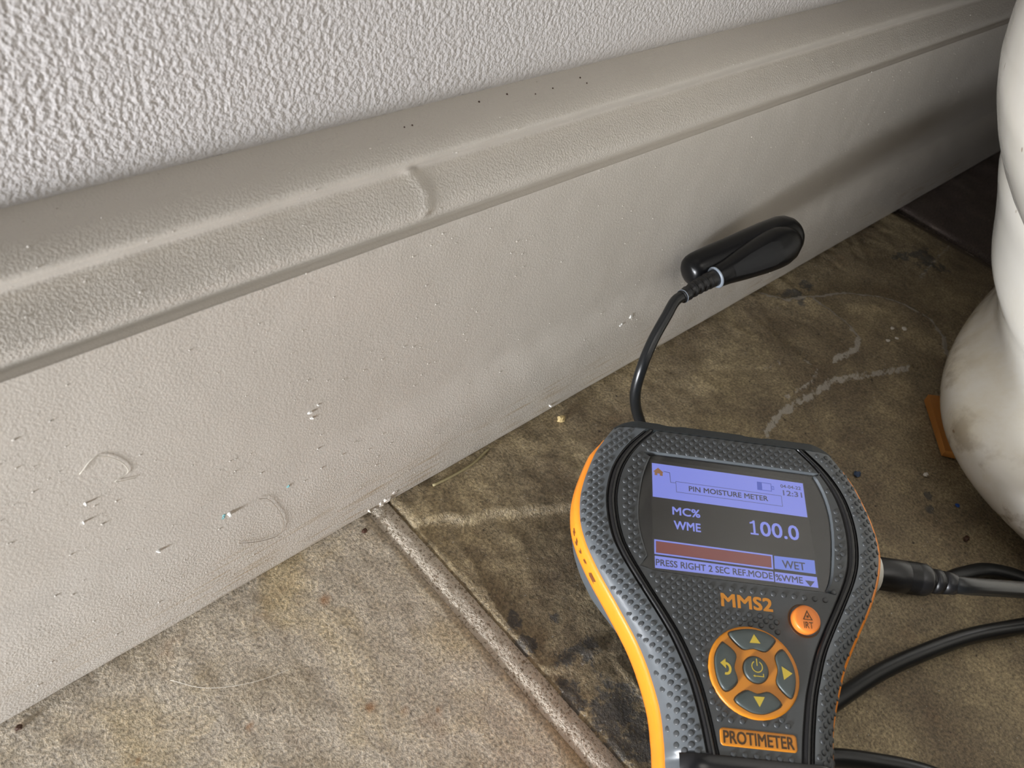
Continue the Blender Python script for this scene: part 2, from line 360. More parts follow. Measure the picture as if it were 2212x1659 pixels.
# ------------------------------------------------------------------ wall and baseboard
WY = 0.0262
wall = link('wall_back', [(x, y, z) for x in (-0.70, 1.34) for y in (WY, WY + 0.05) for z in (-0.02, 1.2)],
            [(0, 2, 3, 1), (4, 5, 7, 6), (0, 1, 5, 4), (2, 6, 7, 3), (1, 3, 7, 5), (0, 4, 6, 2)], 'wall_paint', smooth=False)
tag(wall, 'off-white orange-peel textured wall above the baseboard', 'wall', kind='structure')
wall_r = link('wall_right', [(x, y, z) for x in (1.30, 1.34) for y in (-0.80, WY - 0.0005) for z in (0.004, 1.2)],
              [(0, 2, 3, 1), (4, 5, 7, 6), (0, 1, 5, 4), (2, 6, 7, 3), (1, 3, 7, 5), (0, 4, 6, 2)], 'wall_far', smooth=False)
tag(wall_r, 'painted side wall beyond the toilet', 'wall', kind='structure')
PROF = [(0.0017, 0.0008), (0.0026, 0.0), (0.010, -0.0002), (0.018, -0.0002), (0.029, 0.0000), (0.034, 0.0006), (0.040, 0.0022), (0.0445, 0.0037), (0.050, 0.0042),
        (0.075, 0.0043), (0.100, 0.0042), (0.1140, 0.0042), (0.1151, 0.0045), (0.1155, 0.0056), (0.1157, 0.0066), (0.1164, 0.0069), (0.1178, 0.0068), (0.1198, 0.0072),
        (0.1220, 0.0088), (0.1245, 0.0112), (0.1266, 0.0134), (0.1276, 0.0145), (0.1286, 0.0147), (0.1300, 0.0137), (0.1316, 0.0124), (0.1332, 0.0124), (0.1347, 0.0139),
        (0.1360, 0.0158), (0.1369, 0.0175), (0.1376, 0.0196), (0.1381, 0.0215), (0.1386, 0.0240), (0.1393, 0.0262)]
def resample(P, n):
    P = np.array(P); d = np.r_[0, np.cumsum(np.hypot(*np.diff(P, axis=0).T))]; out = []
    q = spline([(p[0], p[1], 0) for p in P], 5); return [(v.x, v.y) for v in q]
prof = resample(PROF, 5)
xs = np.concatenate([np.linspace(-0.65, -0.03, 60)[:-1], np.arange(-0.03, 0.42, 0.0015), np.linspace(0.42, 1.299, 160)])
V = []
for x in xs:
    for z, y in prof:
        yy = y - 0.00018 * noise.noise((x * 22, z * 60, 1.5)) - 0.00010 * noise.noise((x * 90, z * 160, 7.5))
        # thicker coat of paint that stops in a curled lip
        edge = 0.1262 + 0.0030 * math.sin(max(0.0, min(1.0, (z - 0.1175) / 0.013)) * math.pi) - 0.25 * max(0.0, z - 0.1235)
        if 0.1172 < z < 0.1325:
            k = min(1.0, (z - 0.1172) / 0.0012) * min(1.0, (0.1325 - z) / 0.003)
            lip = math.exp(-((x - edge + 0.0012) / 0.0012) ** 2) if x < edge else 0.0
            yy -= (0.00025 * (1.0 if x < edge else 0.0) * math.exp(-max(0.0, edge - x) / 0.03) + 0.00032 * lip) * k
        V.append((x, yy, z))
np_ = len(prof); Fc = [tuple(reversed(q)) for q in grid_faces(len(xs), np_)]
n0 = len(V); V += [(x, WY - 0.0001, z) for x in xs for z in (0.0017, 0.1393)]
base = link('baseboard_back', V, Fc + [(i * np_, n0 + 2 * i, n0 + 2 * i + 2, (i + 1) * np_) for i in range(len(xs) - 1)], 'trim_paint')
tag(base, 'white-painted moulded baseboard along the textured wall', 'baseboard', kind='structure')
def base_y(z):
    return interp(z, [p[0] for p in prof], [p[1] for p in prof])
def jagged(name, c, r, h, mat, parent, seed, n=9, axis='y'):
    rnd = random.Random(seed); R0, R1 = [], []
    for k in range(n):
        a = 2 * math.pi * k / n; q = r * (0.55 + 0.75 * rnd.random())
        u, w = q * math.cos(a), q * math.sin(a) * 0.8
        e0 = Vector((u, 0.0, w)) if axis == 'y' else Vector((u, w, 0.0))
        nn = Vector((0, -1, 0)) if axis == 'y' else Vector((0, 0, 1))
        R0.append(Vector(c) + e0); R1.append(Vector(c) + e0 * (0.35 + 0.4 * rnd.random()) + nn * h * (0.6 + 0.6 * rnd.random()))
    v, f = loft([R0, R1]); return link(name, v, f, mat, parent, smooth=False)
# torn caulk and paint flakes on the baseboard's foot
for k, (x, z, r, h) in enumerate([(0.1150, 0.0040, 0.0026, 0.0007), (0.1126, 0.0032, 0.0016, 0.0008), (0.1102, 0.0030, 0.0010, 0.0005), (0.1184, 0.0058, 0.0015, 0.0004), (0.1075, 0.0035, 0.0011, 0.0012),
                                  (0.2404, 0.0345, 0.0020, 0.0004), (0.2340, 0.0330, 0.0012, 0.0004), (0.0868, 0.0640, 0.0011, 0.0007), (0.0872, 0.0610, 0.0010, 0.0006), (0.0895, 0.0655, 0.0005, 0.0006),
                                  (0.0362, 0.0393, 0.0006, 0.0009), (0.0576, 0.0393, 0.0007, 0.0011), (0.0231, 0.0687, 0.0005, 0.0008), (0.0213, 0.0623, 0.0005, 0.0008), (0.2680, 0.0030, 0.0010, 0.0012), (0.1985, 0.0050, 0.0007, 0.001)]):
    jagged('paint_flake', (x, base_y(z) + 0.0001, z), r, h, 'white_flake' if k > 4 else 'trim_paint', base, 40 + k)
for k, (x, z) in enumerate([(0.0557, 0.0388), (0.0771, 0.0382), (0.0560, 0.0395)]):
    jagged('chalk_mark', (x, base_y(z) + 0.0001, z), 0.0007, 0.0002, 'cyan_chalk', base, 90 + k)
# paint nibs: hundreds of tiny grains under the paint
parts = []; rnd = random.Random(5)
for k in range(1500):
    x = rnd.uniform(-0.02, 0.52) if rnd.random() < 0.8 else rnd.uniform(0.0, 0.2); z = rnd.uniform(0.004, 0.139); r = 0.00012 + 0.00022 * rnd.random() ** 3
    y = base_y(z); c = Vector((x, y - r * 0.2, z)); el = 1 + rnd.random()
    v = [c + Vector((r * el * math.cos(a), 0.3 * r, r * math.sin(a))) for a in (i * math.pi / 3 for i in range(6))] + [c + Vector((0, -r, 0))]
    parts.append((v, [(i, (i + 1) % 6, 6) for i in range(6)]))
v, f = join(parts); nib = link('paint_nibs', v, f, 'trim_paint', base); nib['kind'] = 'stuff'
for k in range(8):
    x = rnd.uniform(0.115, 0.20); z = rnd.uniform(0.1374, 0.1384); r = rnd.uniform(0.0002, 0.00035); y = base_y(z)
    v, f = tube([Vector((x, y, z - 0.0002)), Vector((x, y, z + 0.0001)), Vector((x, y, z + 0.0003))], [r, r, r * 0.5], 6); link('dirt_speck', v, f, 'brown_crumb', base)

# ------------------------------------------------------------------ toilet
def superring(cx, cy, a, b, n, z, s, seg=96):
    out = []
    for k in range(seg):
        t = 2 * math.pi * k / seg; ct, st_ = math.cos(t), math.sin(t)
        out.append(Vector((cx + s * a * math.copysign(abs(ct) ** (2 / n), ct), cy + s * b * math.copysign(abs(st_) ** (2 / n), st_), z)))
    return out
toilet = empty('toilet', (0.55, -0.21, 0.0))
tag(toilet, 'white ceramic toilet with grimy foot, wedged on the tile floor', 'toilet')
FOOT = [(.0035,.2315,.118,2.6), (.0055,.238,.119,2.7), (.012,.250,.119,3.0), (.020,.256,.118,3.4), (.028,.256,.118,3.6), (.034,.253,.117,3.6), (.040,.246,.117,3.3), (.047,.238,.122,2.8), (.055,.235,.132,2.6), (.065,.238,.142,2.6), (.08,.243,.149,2.6), (.09,.246,.154,2.6), (.105,.252,.161,2.6), (.125,.258,.162,2.6), (.15,.25,.15,2.6)] # height, half length, half width, squareness
off = Vector((0.55, -0.21, 0)); fr_ = []
fz = spline([(a, b, c) for a, b, c, d in FOOT], 4); fn = spline([(a, d, 0) for a, b, c, d in FOOT], 4)
for q, k in zip(fz, fn): fr_.append([p - off for p in superring(0.55, -0.20, q.y, q.z, k.y, q.x, 1.0, 144)])
v, f = loft(fr_)
link('foot', v, f, 'ceramic', toilet)
BOWL = [(0.098, 0.75), (0.102, 0.98), (0.108, 1.09), (0.114, 1.15), (0.122, 1.205), (0.13, 1.25), (0.14, 1.29), (0.15, 1.32), (0.16, 1.34), (0.18, 1.36), (0.22, 1.375), (0.28, 1.385), (0.34, 1.39), (0.365, 1.39), (0.372, 1.375), (0.375, 1.34)]
sp = spline([(a, b, 0) for a, b in BOWL], 4)
v, f = loft([[p - off for p in superring(0.55, -0.22, 0.27, 0.15, 2.2, q.x, q.y)] for q in sp])
link('bowl', v, f, 'ceramic', toilet)
v, f = loft([[p - off for p in superring(0.55, -0.22, 0.27, 0.15, 2.2, z, s)] for z, s in ((0.376, 1.36), (0.378, 1.40), (0.392, 1.41), (0.400, 1.38), (0.402, 1.2))])
link('seat_lid', v, f, 'ceramic', toilet)
v, f = loft([[Vector((1.08 + sx_ * 0.10, -0.22 + sy_ * 0.22 * 0.98, z)) - off for sx_, sy_ in [(math.copysign(abs(math.cos(t)) ** 0.3, math.cos(t)), math.copysign(abs(math.sin(t)) ** 0.3, math.sin(t))) for t in (2 * math.pi * k / 48 for k in range(48))]] for z in (0.374, 0.38, 0.55, 0.74, 0.75)])
link('tank', v, f, 'ceramic', toilet)

# wooden shim under the toilet's foot
sh0 = Vector((0.3598, -0.0982, 0.0006)); d = Vector((-0.0275, -0.0225, 0)).normalized(); nrm = Vector((d.y, -d.x, 0))
V = []
for t, h in ((0.0, 0.0052), (0.012, 0.0050), (0.024, 0.0046), (0.036, 0.0042)):
    for s in (-0.0005, 0.004, 0.012, 0.020):
        j = 0.0006 * noise.noise((t * 300, s * 200, 2.0)) if s > -0.0004 or True else 0
        V.append(sh0 + d * (t + j) + nrm * -(s) + Vector((0, 0, h * (1 - s / 0.030) if s >= 0 else h * 0.8)))
        V.append(sh0 + d * (t + j) + nrm * -(s) + Vector((0, 0, 0)))
nr, nc = 4, 4; Fc = []
idx = lambda i, j, b: (i * nc + j) * 2 + b
for i in range(nr - 1):
    for j in range(nc - 1):
        Fc += [(idx(i, j, 0), idx(i, j + 1, 0), idx(i + 1, j + 1, 0), idx(i + 1, j, 0)), (idx(i, j, 1), idx(i + 1, j, 1), idx(i + 1, j + 1, 1), idx(i, j + 1, 1))]
    Fc += [(idx(i, 0, 0), idx(i + 1, 0, 0), idx(i + 1, 0, 1), idx(i, 0, 1)), (idx(i, nc - 1, 0), idx(i, nc - 1, 1), idx(i + 1, nc - 1, 1), idx(i + 1, nc - 1, 0))]
for j in range(nc - 1):
    Fc += [(idx(0, j, 0), idx(0, j, 1), idx(0, j + 1, 1), idx(0, j + 1, 0)), (idx(nr - 1, j, 0), idx(nr - 1, j + 1, 0), idx(nr - 1, j + 1, 1), idx(nr - 1, j, 1))]
shim = link('shim', V, Fc, 'shim_wood', None, smooth=False)
tag(shim, 'short orange-brown wooden shim wedged under the toilet foot', 'wedge')

# ------------------------------------------------------------------ moisture meter
EA = Vector((0.7126, -0.7015, 0.0101)).normalized(); EN = Vector((-0.1516, -0.14, 0.9785)); EN = (EN - EA * EN.dot(EA)).normalized(); EB = EN.cross(EA)
CTR = Vector((0.1731, -0.0955, 0.0507)); DEPTH = 0.046
ORG = CTR - EN * DEPTH
meter = empty('moisture_meter', ORG)
meter.matrix_world = Matrix(((EA.x, EB.x, EN.x, ORG.x), (EA.y, EB.y, EN.y, ORG.y), (EA.z, EB.z, EN.z, ORG.z), (0, 0, 0, 1)))
tag(meter, 'grey and orange handheld moisture meter with lit screen lying on the tiles', 'moisture meter')
def P(u, v, w): return Vector((u * 0.001, v * 0.001, w * 0.001 + DEPTH))
def to_world(u, v, w): return CTR + EA * (u * 0.001) + EB * (v * 0.001) + EN * (w * 0.001)
def UC(v): return interp(v, [-55, -45, -30, -10, 5], [3.0, 2.9, 2.3, 1.4, 1.0])
HV = [-150, -148, -143, -130, -100, -70, -62, -55, -47, -38.5, -29, -21, -15, -10, -4, 3, 10, 18, 22, 27, 30, 32]
HH = [10, 17, 22, 24.5, 24, 23.7, 24, 25, 27.4, 30.8, 36.2, 41, 44.1, 46.2, 47.8, 48, 46.8, 44.3, 42.6, 39.6, 37.6, 35.5]
hsp = spline([(a, b, 0) for a, b in zip(HV, HH)], 6)
HSV, HSH = [p.x for p in hsp], [p.y for p in hsp]
def HW(v): return interp(v, HSV, HSH)
def WG(v): return interp(v, [-63, -40, -22, 0, 30], [-8.0, -6.0, -4.0, -2.6, -2.2])
SV = [-67.5, -59, -50, -44, -37, -30.7, -23, -14, -7, 2, 10, 17, 24, 31]
SU = [12.9, 14.3, 16.3, 18.3, 21.2, 24.7, 29.4, 34.6, 37.3, 38.5, 37.8, 35.6, 31.3, 24.8]
ssp = spline([(a, b, 0) for a, b in zip(SV, SU)], 6)
SSV, SSU = [p.x for p in ssp], [p.y for p in ssp]
def US(v): return interp(v, SSV, SSU)
TOPV, BOTV = 30.3, -67.0
vs_face = list(np.linspace(BOTV, TOPV, 110))
# centre plate with the display opening
WIN = [(-24.6, 20.6), (-23.6, 21.8), (28.4, 21.7), (29.9, 21.2), (32.3, 15.5), (33.5, 7.9), (33.0, -1.3), (31.0, -12.1), (28.6, -17.6), (27.2, -18.2), (-24.4, -17.6), (-26.3, -13.3), (-28.5, -4.7), (-28.7, 3.2), (-27.2, 13.0)]
def smooth_poly(pts, per=4):
    n = len(pts); out = []
    for i in range(n):
        a, b, c, d = (np.array(pts[(i + k) % n], float) for k in (-1, 0, 1, 2))
        for k in range(per):
            t = k / per; q = 0.5 * ((2 * b) + (c - a) * t + (2 * a - 5 * b + 4 * c - d) * t * t + (3 * b - a - 3 * c + d) * t ** 3); out.append((q[0], q[1]))
    return out
def offset_poly(pts, d):
    n = len(pts); out = []
    for i in range(n):
        p, q = np.array(pts[i - 1]), np.array(pts[(i + 1) % n]); t = q - p; t = t / np.linalg.norm(t); nn = np.array((t[1], -t[0])); out.append(tuple(np.array(pts[i]) + nn * d))
    return out
win = smooth_poly([tuple(p) for p in WIN], 3)
ar = sum(win[i - 1][0] * win[i][1] - win[i][0] * win[i - 1][1] for i in range(len(win)))
SGN = 1 if ar > 0 else -1
winO = offset_poly(win, 0.55 * SGN)      # outer lip
outer = [(UC(v) + US(v) - 1.9, v) for v in vs_face] + [(UC(v) - US(v) + 1.9, v) for v in reversed(vs_face)]
tri = tessellate_polygon([[Vector((a, b, 0)) for a, b in outer], [Vector((a, b, 0)) for a, b in winO]])
allp = outer + winO
V = [P(a, b, 0) for a, b in allp]; Fc = [t for t in tri]
n0 = len(V); no = len(outer); nw = len(winO)
V += [P(a, b, -0.9) for a, b in outer]
Fc += [(i, (i + 1) % no, n0 + (i + 1) % no, n0 + i) for i in range(no)]
plate = link('front_plate', V, Fc, 'meter_grey', meter, smooth=False)
V = [P(a, b, 0.0) for a, b in winO] + [P(a, b, -0.35) for a, b in offset_poly(win, 0.2 * SGN)] + [P(a, b, -1.3) for a, b in win]
Fc = grid_faces(3, nw, True)
link('display_rim', V, Fc, 'meter_body', meter)
V = [P(a, b, -1.25) for a, b in offset_poly(win, 0.3 * SGN)]
tri = tessellate_polygon([V]); link('display_bezel', V, tri, 'bezel_black', meter, smooth=False)
# rounded side grips
def flank(side):
    V = []; ts = np.linspace(0, 1, 12)
    for v in np.linspace(-150, TOPV + 0.3, 170):
        u0 = (US(v) if v > -67.5 else 12.9) + 1.9; u1 = HW(v); wg = WG(v)
        if u0 > u1 - 0.5: u0 = u1 - 0.5
        if v < -67.2: u0 = 0.0
        for t in ts:
            q = t ** 0.92
            V.append(P(UC(v) + side * (u0 + (u1 - u0) * t), v, wg * (1 - math.sqrt(max(0, 1 - q * q * 0.985))) / (1 - math.sqrt(0.015))))
    f = grid_faces(170, 12)
    return V, (f if side < 0 else [tuple(reversed(q)) for q in f])
for s in (-1, 1):
    v, f = flank(s); link('side_grip', v, f, 'grip_grey_lit', meter)
# black trim lines: a sunk channel with a raised bead
for s in (-1, 1):
    V = []
    for v in vs_face:
        for du, w in ((-2.0, -0.02), (-1.95, -0.85), (-1.05, -0.8), (-0.8, 0.05), (0.0, 0.32), (0.8, 0.05), (1.05, -0.8), (1.95, -0.85), (2.05, -0.05)):
            V.append(P(UC(v) + s * (US(v) + du), v, w))
    f = grid_faces(len(vs_face), 9); link('trim_line', V, f if s < 0 else [tuple(reversed(q)) for q in f], 'meter_black', meter)
# black cross band on the handle
V = []
for k, v in enumerate((-66.7, -67.0, -68.4, -71.5, -72.0)):
    h = (-0.1, 0.35, 0.5, 0.45, -0.1)[k]
    for t in np.linspace(-1, 1, 25):
        u = t * 21.5; q = max(0.0, (abs(u) - 14.8) / (HW(v) - 14.8)); wg = WG(v)
        V.append(P(UC(v) + u, v - 0.012 * 0, wg * (1 - math.sqrt(max(0, 1 - min(1, q) ** 2.3 * 0.985))) / 0.8775 + h))
link('cross_band', V, [tuple(reversed(q)) for q in grid_faces(5, 25)], 'meter_black', meter)
# orange side bands
for s in (-1, 1):
    V = []
    vb = np.linspace(-148, 25.5, 150)
    for v in vb:
        fade = min(1.0, (25.5 - v) / 5.0) ** 0.6
        h0 = HW(v); wg = WG(v); H = 8.6 * (0.35 + 0.65 * fade)
        for du, dw in ((-0.5, 0.15), (0.3, -0.05), (1.1 * fade, -0.9), (1.5 * fade, -2.4), (1.6 * fade, -H * 0.75), (1.4 * fade, -H + 0.4), (0.6, -H), (-0.8, -H - 0.2)):
            V.append(P(UC(v) + s * (h0 + du), v, wg + dw))
    f = grid_faces(len(vb), 8); link('side_band', V, f if s < 0 else [tuple(reversed(q)) for q in f], 'meter_orange', meter)
# handwritten ink smudges on the left band
for k, (v, l, h) in enumerate([(-6, 1.6, 2.0), (-9, 1.2, 2.6), (-12, 0.9, 1.8), (-15.0, 1.2, 1.4), (-19.5, 2.6, 2.6)]):
    V = []
    for i in range(5):
        for j in range(4):
            vv = v + (i / 4 - 0.5) * l + 0.35 * math.sin(j * 2 + k); V.append(P(UC(vv) - HW(vv) - 1.62, vv, WG(vv) - 2.6 - j / 3 * h))
    link('ink_smudge', V, grid_faces(5, 4), 'smudge_ink', meter)
# back housing: deep head pod and slim handle
rings = []
def depth(v): return interp(v, [-150, -130, -100, -60, -42, -34, -27, -18, 0, 20, 29], [12, 19, 24, 25, 25.5, 28, 36, 44, 47, 47, 44])
for v in np.linspace(-150, 29, 120):
    hb = HW(v) - 0.6; wt = WG(v) - 8.0; D = depth(v); ring = []
    for k in range(41):
        a = math.pi * k / 40; ca, sa = math.cos(a), math.sin(a)
        n = 3.2
        u = hb * math.copysign(abs(ca) ** (2 / n), ca); w = wt - (D + wt) * abs(sa) ** (2 / n)
        lean = (abs(sa) ** 0.8) * (6.0 * sm(np.array(v), 8, 29)) if v > 8 else 0.0
        p = to_world(UC(v) + u * (1 - 0.07 * abs(sa)), v - float(lean), w)
        if p.z < 0.0006: p.z = 0.0006
        ring.append(p)
    M = meter.matrix_world.inverted(); rings.append([M @ p for p in ring] + [P(UC(v), v, wt + 4)])
v, f = loft(rings); link('back_housing', v, f, 'meter_body', meter)
# top cap
rings = []
for u in np.linspace(-1, 1, 41):
    uu = 1.0 + u * 37.2; e = max(0.0, abs(u) - 0.80) / 0.20; back = 33.6 - 2.6 * e ** 2; lo = 30.25 - 1.5 * e ** 2
    notch = 0.35 if 0.30 < abs(u + 0.10) < 0.50 else 0.0
    rings.append([P(uu, lo, -0.25 - 1.8 * e), P(uu, lo + 0.4, 0.15 - 1.8 * e), P(uu, back - 0.6 - notch, 0.1 - 1.8 * e), P(uu, back - notch, -0.7 - 1.8 * e), P(uu, back, -7), P(uu, back - 2.0, -18), P(uu, lo - 3, -18), P(uu, lo - 0.5, -3)])
v, f = loft(rings); link('top_cap', v, f, 'meter_cap', meter, smooth=False)

# display
LU, LV = 0.35, 0.5
def LP(u, v, w=-1.1): return P(u + LU, v + LV, w)
def poly(name, pts, mat, parent, w, lcd=True, smooth=False):
    V = [LP(a, b, w) if lcd else P(a, b, w) for a, b in pts]
    V3 = [Vector((p.x, p.y, 0)) for p in V]; tri = [tuple(t) for t in tessellate_polygon([V3])]
    ff = []
    for t in tri:
        a, b, c = (V3[i] for i in t)
        ff.append(t if (b - a).cross(c - a).z > 0 else tuple(reversed(t)))
    return link(name, V, ff, mat, parent, smooth)
def frame(name, pts, wd, mat, parent, w):
    n = len(pts); ar = sum(pts[i - 1][0] * pts[i][1] - pts[i][0] * pts[i - 1][1] for i in range(n)); inn = []
    c = np.mean(np.array(pts), axis=0)
    for p in pts: inn.append((p[0] + math.copysign(wd, c[0] - p[0]), p[1] + math.copysign(wd, c[1] - p[1])))
    V = [LP(a, b, w) for a, b in pts] + [LP(a, b, w) for a, b in inn]
    f = [(i, (i + 1) % n, n + (i + 1) % n, n + i) for i in range(n)]
    return link(name, V, f if ar > 0 else [tuple(reversed(q)) for q in f], mat, parent, False)
def text(name, body, u0, u1, vb, vt, mat, parent, w, lcd=True, bold=0.0, skew=0.0):
    cu = bpy.data.curves.new(name, 'FONT'); cu.body = body; cu.size = 1.0; cu.resolution_u = 3
    to = bpy.data.objects.new(name, cu); COL.objects.link(to)
    bpy.context.view_layer.update()
    me = bpy.data.meshes.new_from_object(to.evaluated_get(bpy.context.evaluated_depsgraph_get()))
    bpy.data.objects.remove(to); bpy.data.curves.remove(cu)
    co = [v.co.copy() for v in me.vertices]; x0, x1 = min(c.x for c in co), max(c.x for c in co); y0, y1 = min(c.y for c in co), max(c.y for c in co)
    for v_, c in zip(me.vertices, co):
        a = u0 + (c.x - x0) / (x1 - x0) * (u1 - u0); b_ = vb + (c.y - y0) / (y1 - y0) * (vt - vb) + skew * (a - u0)
        v_.co = LP(a, b_, w) if lcd else P(a, b_, w)
    if bold:
        vs0 = [v_.co.copy() for v_ in me.vertices]; fs0 = [tuple(p.vertices) for p in me.polygons]; V_, F_ = [], []
        for k, (du, dv) in enumerate(((-1, -1), (1, -1), (1, 1), (-1, 1), (0, 0))):
            V_ += [c + Vector((du * bold, dv * bold, k * 0.002)) * 0.001 for c in vs0]; F_ += [tuple(i + k * len(vs0) for i in q) for q in fs0]
        me = bpy.data.meshes.new(name); me.from_pydata(V_, [], F_); me.update()
    me.materials.clear(); me.materials.append(MATS[mat]); me.name = name
    o = bpy.data.objects.new(name, me); COL.objects.link(o); o.parent = parent
    return o
lcd = poly('display', [(-24.9, 19.6), (26.6, 19.2), (26.6, -17.6), (-24.8, -17.4)], 'lcd_off', meter, -1.2)
w1, w2, w3 = -1.15, -1.10, -1.05
poly('header_panel', [(-24.4, 18.3), (26.1, 18.0), (26.05, 5.9), (-24.4, 6.3)], 'lcd_lavender', lcd, w1)
poly('home_icon', [(-24.0, 15.3), (-22.4, 16.8), (-20.7, 15.3), (-20.95, 15.1), (-20.95, 14.0), (-21.9, 14.0), (-21.9, 14.7), (-22.7, 14.7), (-22.7, 14.0), (-23.6, 14.0), (-23.6, 15.1)], 'lcd_house', lcd, w2)
poly('link_line', [(-20.7, 15.78), (-18.55, 15.6), (-18.35, 12.17), (-16.8, 12.17), (-16.8, 12.03), (-18.5, 12.03), (-18.7, 15.42), (-20.7, 15.62)], 'lcd_ink', lcd, w2)
frame('title_box', [(-16.8, 12.7), (18.2, 12.4), (18.2, 8.6), (-16.7, 8.9)], 0.13, 'lcd_ink', lcd, w2)
text('title_text', 'PIN MOISTURE METER', -12.5, 13.5, 9.85, 11.6, 'lcd_ink', lcd, w2, bold=0.05)
frame('battery_outline', [(10.4, 16.45), (15.2, 16.35), (15.1, 13.45), (10.3, 13.5)], 0.22, 'lcd_deep_blue', lcd, w2)
poly('battery_level', [(10.5, 16.3), (12.0, 16.28), (11.95, 13.6), (10.4, 13.62)], 'lcd_deep_blue', lcd, w3)
frame('battery_tip', [(15.2, 15.5), (16.0, 15.5), (16.0, 14.2), (15.2, 14.2)], 0.2, 'lcd_deep_blue', lcd, w2)
text('date_text', '04-04-22', 18.3, 25.1, 15.4, 16.55, 'lcd_ink', lcd, w2, bold=0.02)
text('time_text', '12:31', 18.9, 25.2, 12.7, 14.5, 'lcd_grey_ink', lcd, w2, bold=0.05)
text('unit_text', 'MC%', -18.2, -9.4, 1.0, 3.6, 'lcd_lavender', lcd, w2, bold=0.08)
text('unit_text', 'WME', -17.9, -9.5, -3.8, -1.1, 'lcd_lavender', lcd, w2, bold=0.08)
text('reading_text', '00.0', 9.9, 22.3, -2.45, 2.35, 'lcd_lavender', lcd, w2, bold=0.10)
poly('reading_text', [(6.55, -2.4), (9.15, -2.4), (9.15, -1.85), (8.25, -1.85), (8.25, 2.4), (7.65, 2.4), (7.3, 1.95), (6.5, 1.65), (6.6, 1.15), (7.55, 1.4), (7.55, -1.85), (6.55, -1.85)], 'lcd_lavender', lcd, w2)
frame('bar_frame', [(-24.3, -8.0), (12.9, -8.4), (12.7, -13.1), (-24.4, -12.75)], 0.5, 'lcd_lavender', lcd, w1)
poly('bar_fill', [(-23.75, -8.55), (12.35, -8.95), (12.2, -12.55), (-23.85, -12.2)], 'lcd_red', lcd, w1)
poly('status_panel', [(13.4, -8.6), (26.3, -8.5), (26.1, -12.9), (13.1, -12.8)], 'lcd_blue', lcd, w1)
text('status_text', 'WET', 15.7, 23.0, -12.2, -9.75, 'lcd_ink', lcd, w2, bold=0.05)
poly('prompt_panel', [(-24.3, -13.3), (12.5, -13.8), (12.5, -17.0), (-24.3, -17.15)], 'lcd_lavender', lcd, w1)
text('prompt_text', 'PRESS RIGHT 2 SEC REF.MODE', -24.0, 12.1, -16.3, -14.3, 'lcd_ink', lcd, w2, bold=0.05)
poly('scale_panel', [(13.0, -13.8), (26.3, -13.85), (26.3, -17.25), (12.8, -17.05)], 'lcd_lavender', lcd, w1)
text('scale_text', '%WME', 13.1, 21.6, -16.5, -14.5, 'lcd_ink', lcd, w2, bold=0.05)
poly('scroll_arrow', [(22.3, -15.35), (25.4, -15.35), (23.8, -17.2)], 'lcd_ink', lcd, w2)
V = [P(a, b, -0.75) for a, b in offset_poly(win, -0.15 * SGN)] + [P(a, b, -0.95) for a, b in offset_poly(win, -0.15 * SGN)]
t_ = [tuple(t) for t in tessellate_polygon([V[:nw]])]
link('cover_glass', V, t_ + [tuple(i + nw for i in reversed(t)) for t in t_] + [(i, i + nw, (i + 1) % nw + nw, (i + 1) % nw) for i in range(nw)], 'cover_glass', meter, False)

# lettering and keys on the front
text('model_lettering', 'MMS2', -4.6, 10.8, -26.3, -22.5, 'orange_print', meter, 0.06, lcd=False, bold=0.15)
def disc(cx, cy, rx, ry, prof_, seg=48):
    return loft([[P(cx + (rx + dr) * math.cos(2 * math.pi * k / seg), cy + (ry + dr) * math.sin(2 * math.pi * k / seg), w) for k in range(seg)] for dr, w in prof_])
KC = (3.2, -44.4)
v, f = disc(KC[0], KC[1], 13.1, 12.7, [(0, -0.4), (0, 0.35), (-0.35, 0.65), (-0.9, 0.72), (-3, 0.75)]); link('key_pad', v, f, 'key_pad', meter)
def key(name, outline, parent, h=1.5, mat='key_grey'):
    c = np.mean(np.array(outline), axis=0); n = len(outline); rings = []
    for sc, w in ((1.0, 0.5), (1.0, h - 0.45), (0.96, h - 0.12), (0.88, h), (0.5, h + 0.04)):
        rings.append([P(c[0] + (a - c[0]) * sc, c[1] + (b - c[1]) * sc, w) for a, b in outline])
    ar = sum(outline[i - 1][0] * outline[i][1] - outline[i][0] * outline[i - 1][1] for i in range(n))
    v, f = loft(rings)
    return link(name, v, f if ar > 0 else [tuple(reversed(q)) for q in f], mat, parent)
def gapring(outline, parent, grow=1.05):
    c = np.mean(np.array(outline), axis=0)
    pts = [(c[0] + (a - c[0]) * grow, c[1] + (b - c[1]) * grow) for a, b in outline]
    return poly('key_gap', pts, 'dark_print', parent, 0.79, lcd=False)
KEYS = {'up': [(-3.4, -34.8), (-0.8, -33.3), (3.6, -32.6), (7.5, -33.2), (9.9, -34.6), (9.6, -36.0), (6.9, -38.5), (3.6, -38.0), (0.2, -38.4)],
        'right': [(9.7, -39.7), (12.1, -37.6), (14.2, -40.7), (14.9, -44.8), (14.0, -49.0), (12.5, -50.4), (9.3, -47.0), (10.1, -43.2)],
        'down': [(-3.2, -52.6), (0.2, -49.8), (3.4, -50.4), (6.8, -49.7), (9.9, -52.6), (6.2, -55.0), (3.2, -55.6), (0.2, -55.0)],
        'left': [(-8.1, -41.7), (-6.0, -37.7), (-4.7, -37.7), (-1.9, -40.3), (-2.7, -44.0), (-2.1, -47.7), (-5.6, -50.4), (-7.7, -47.3)]}
ARW = {'up': [(2.2, -36.7), (5.4, -36.6), (3.7, -34.1)], 'right': [(10.9, -42.3), (13.9, -44.0), (11.2, -46.0)], 'down': [(1.9, -51.3), (5.1, -51.2), (3.4, -54.0)]}
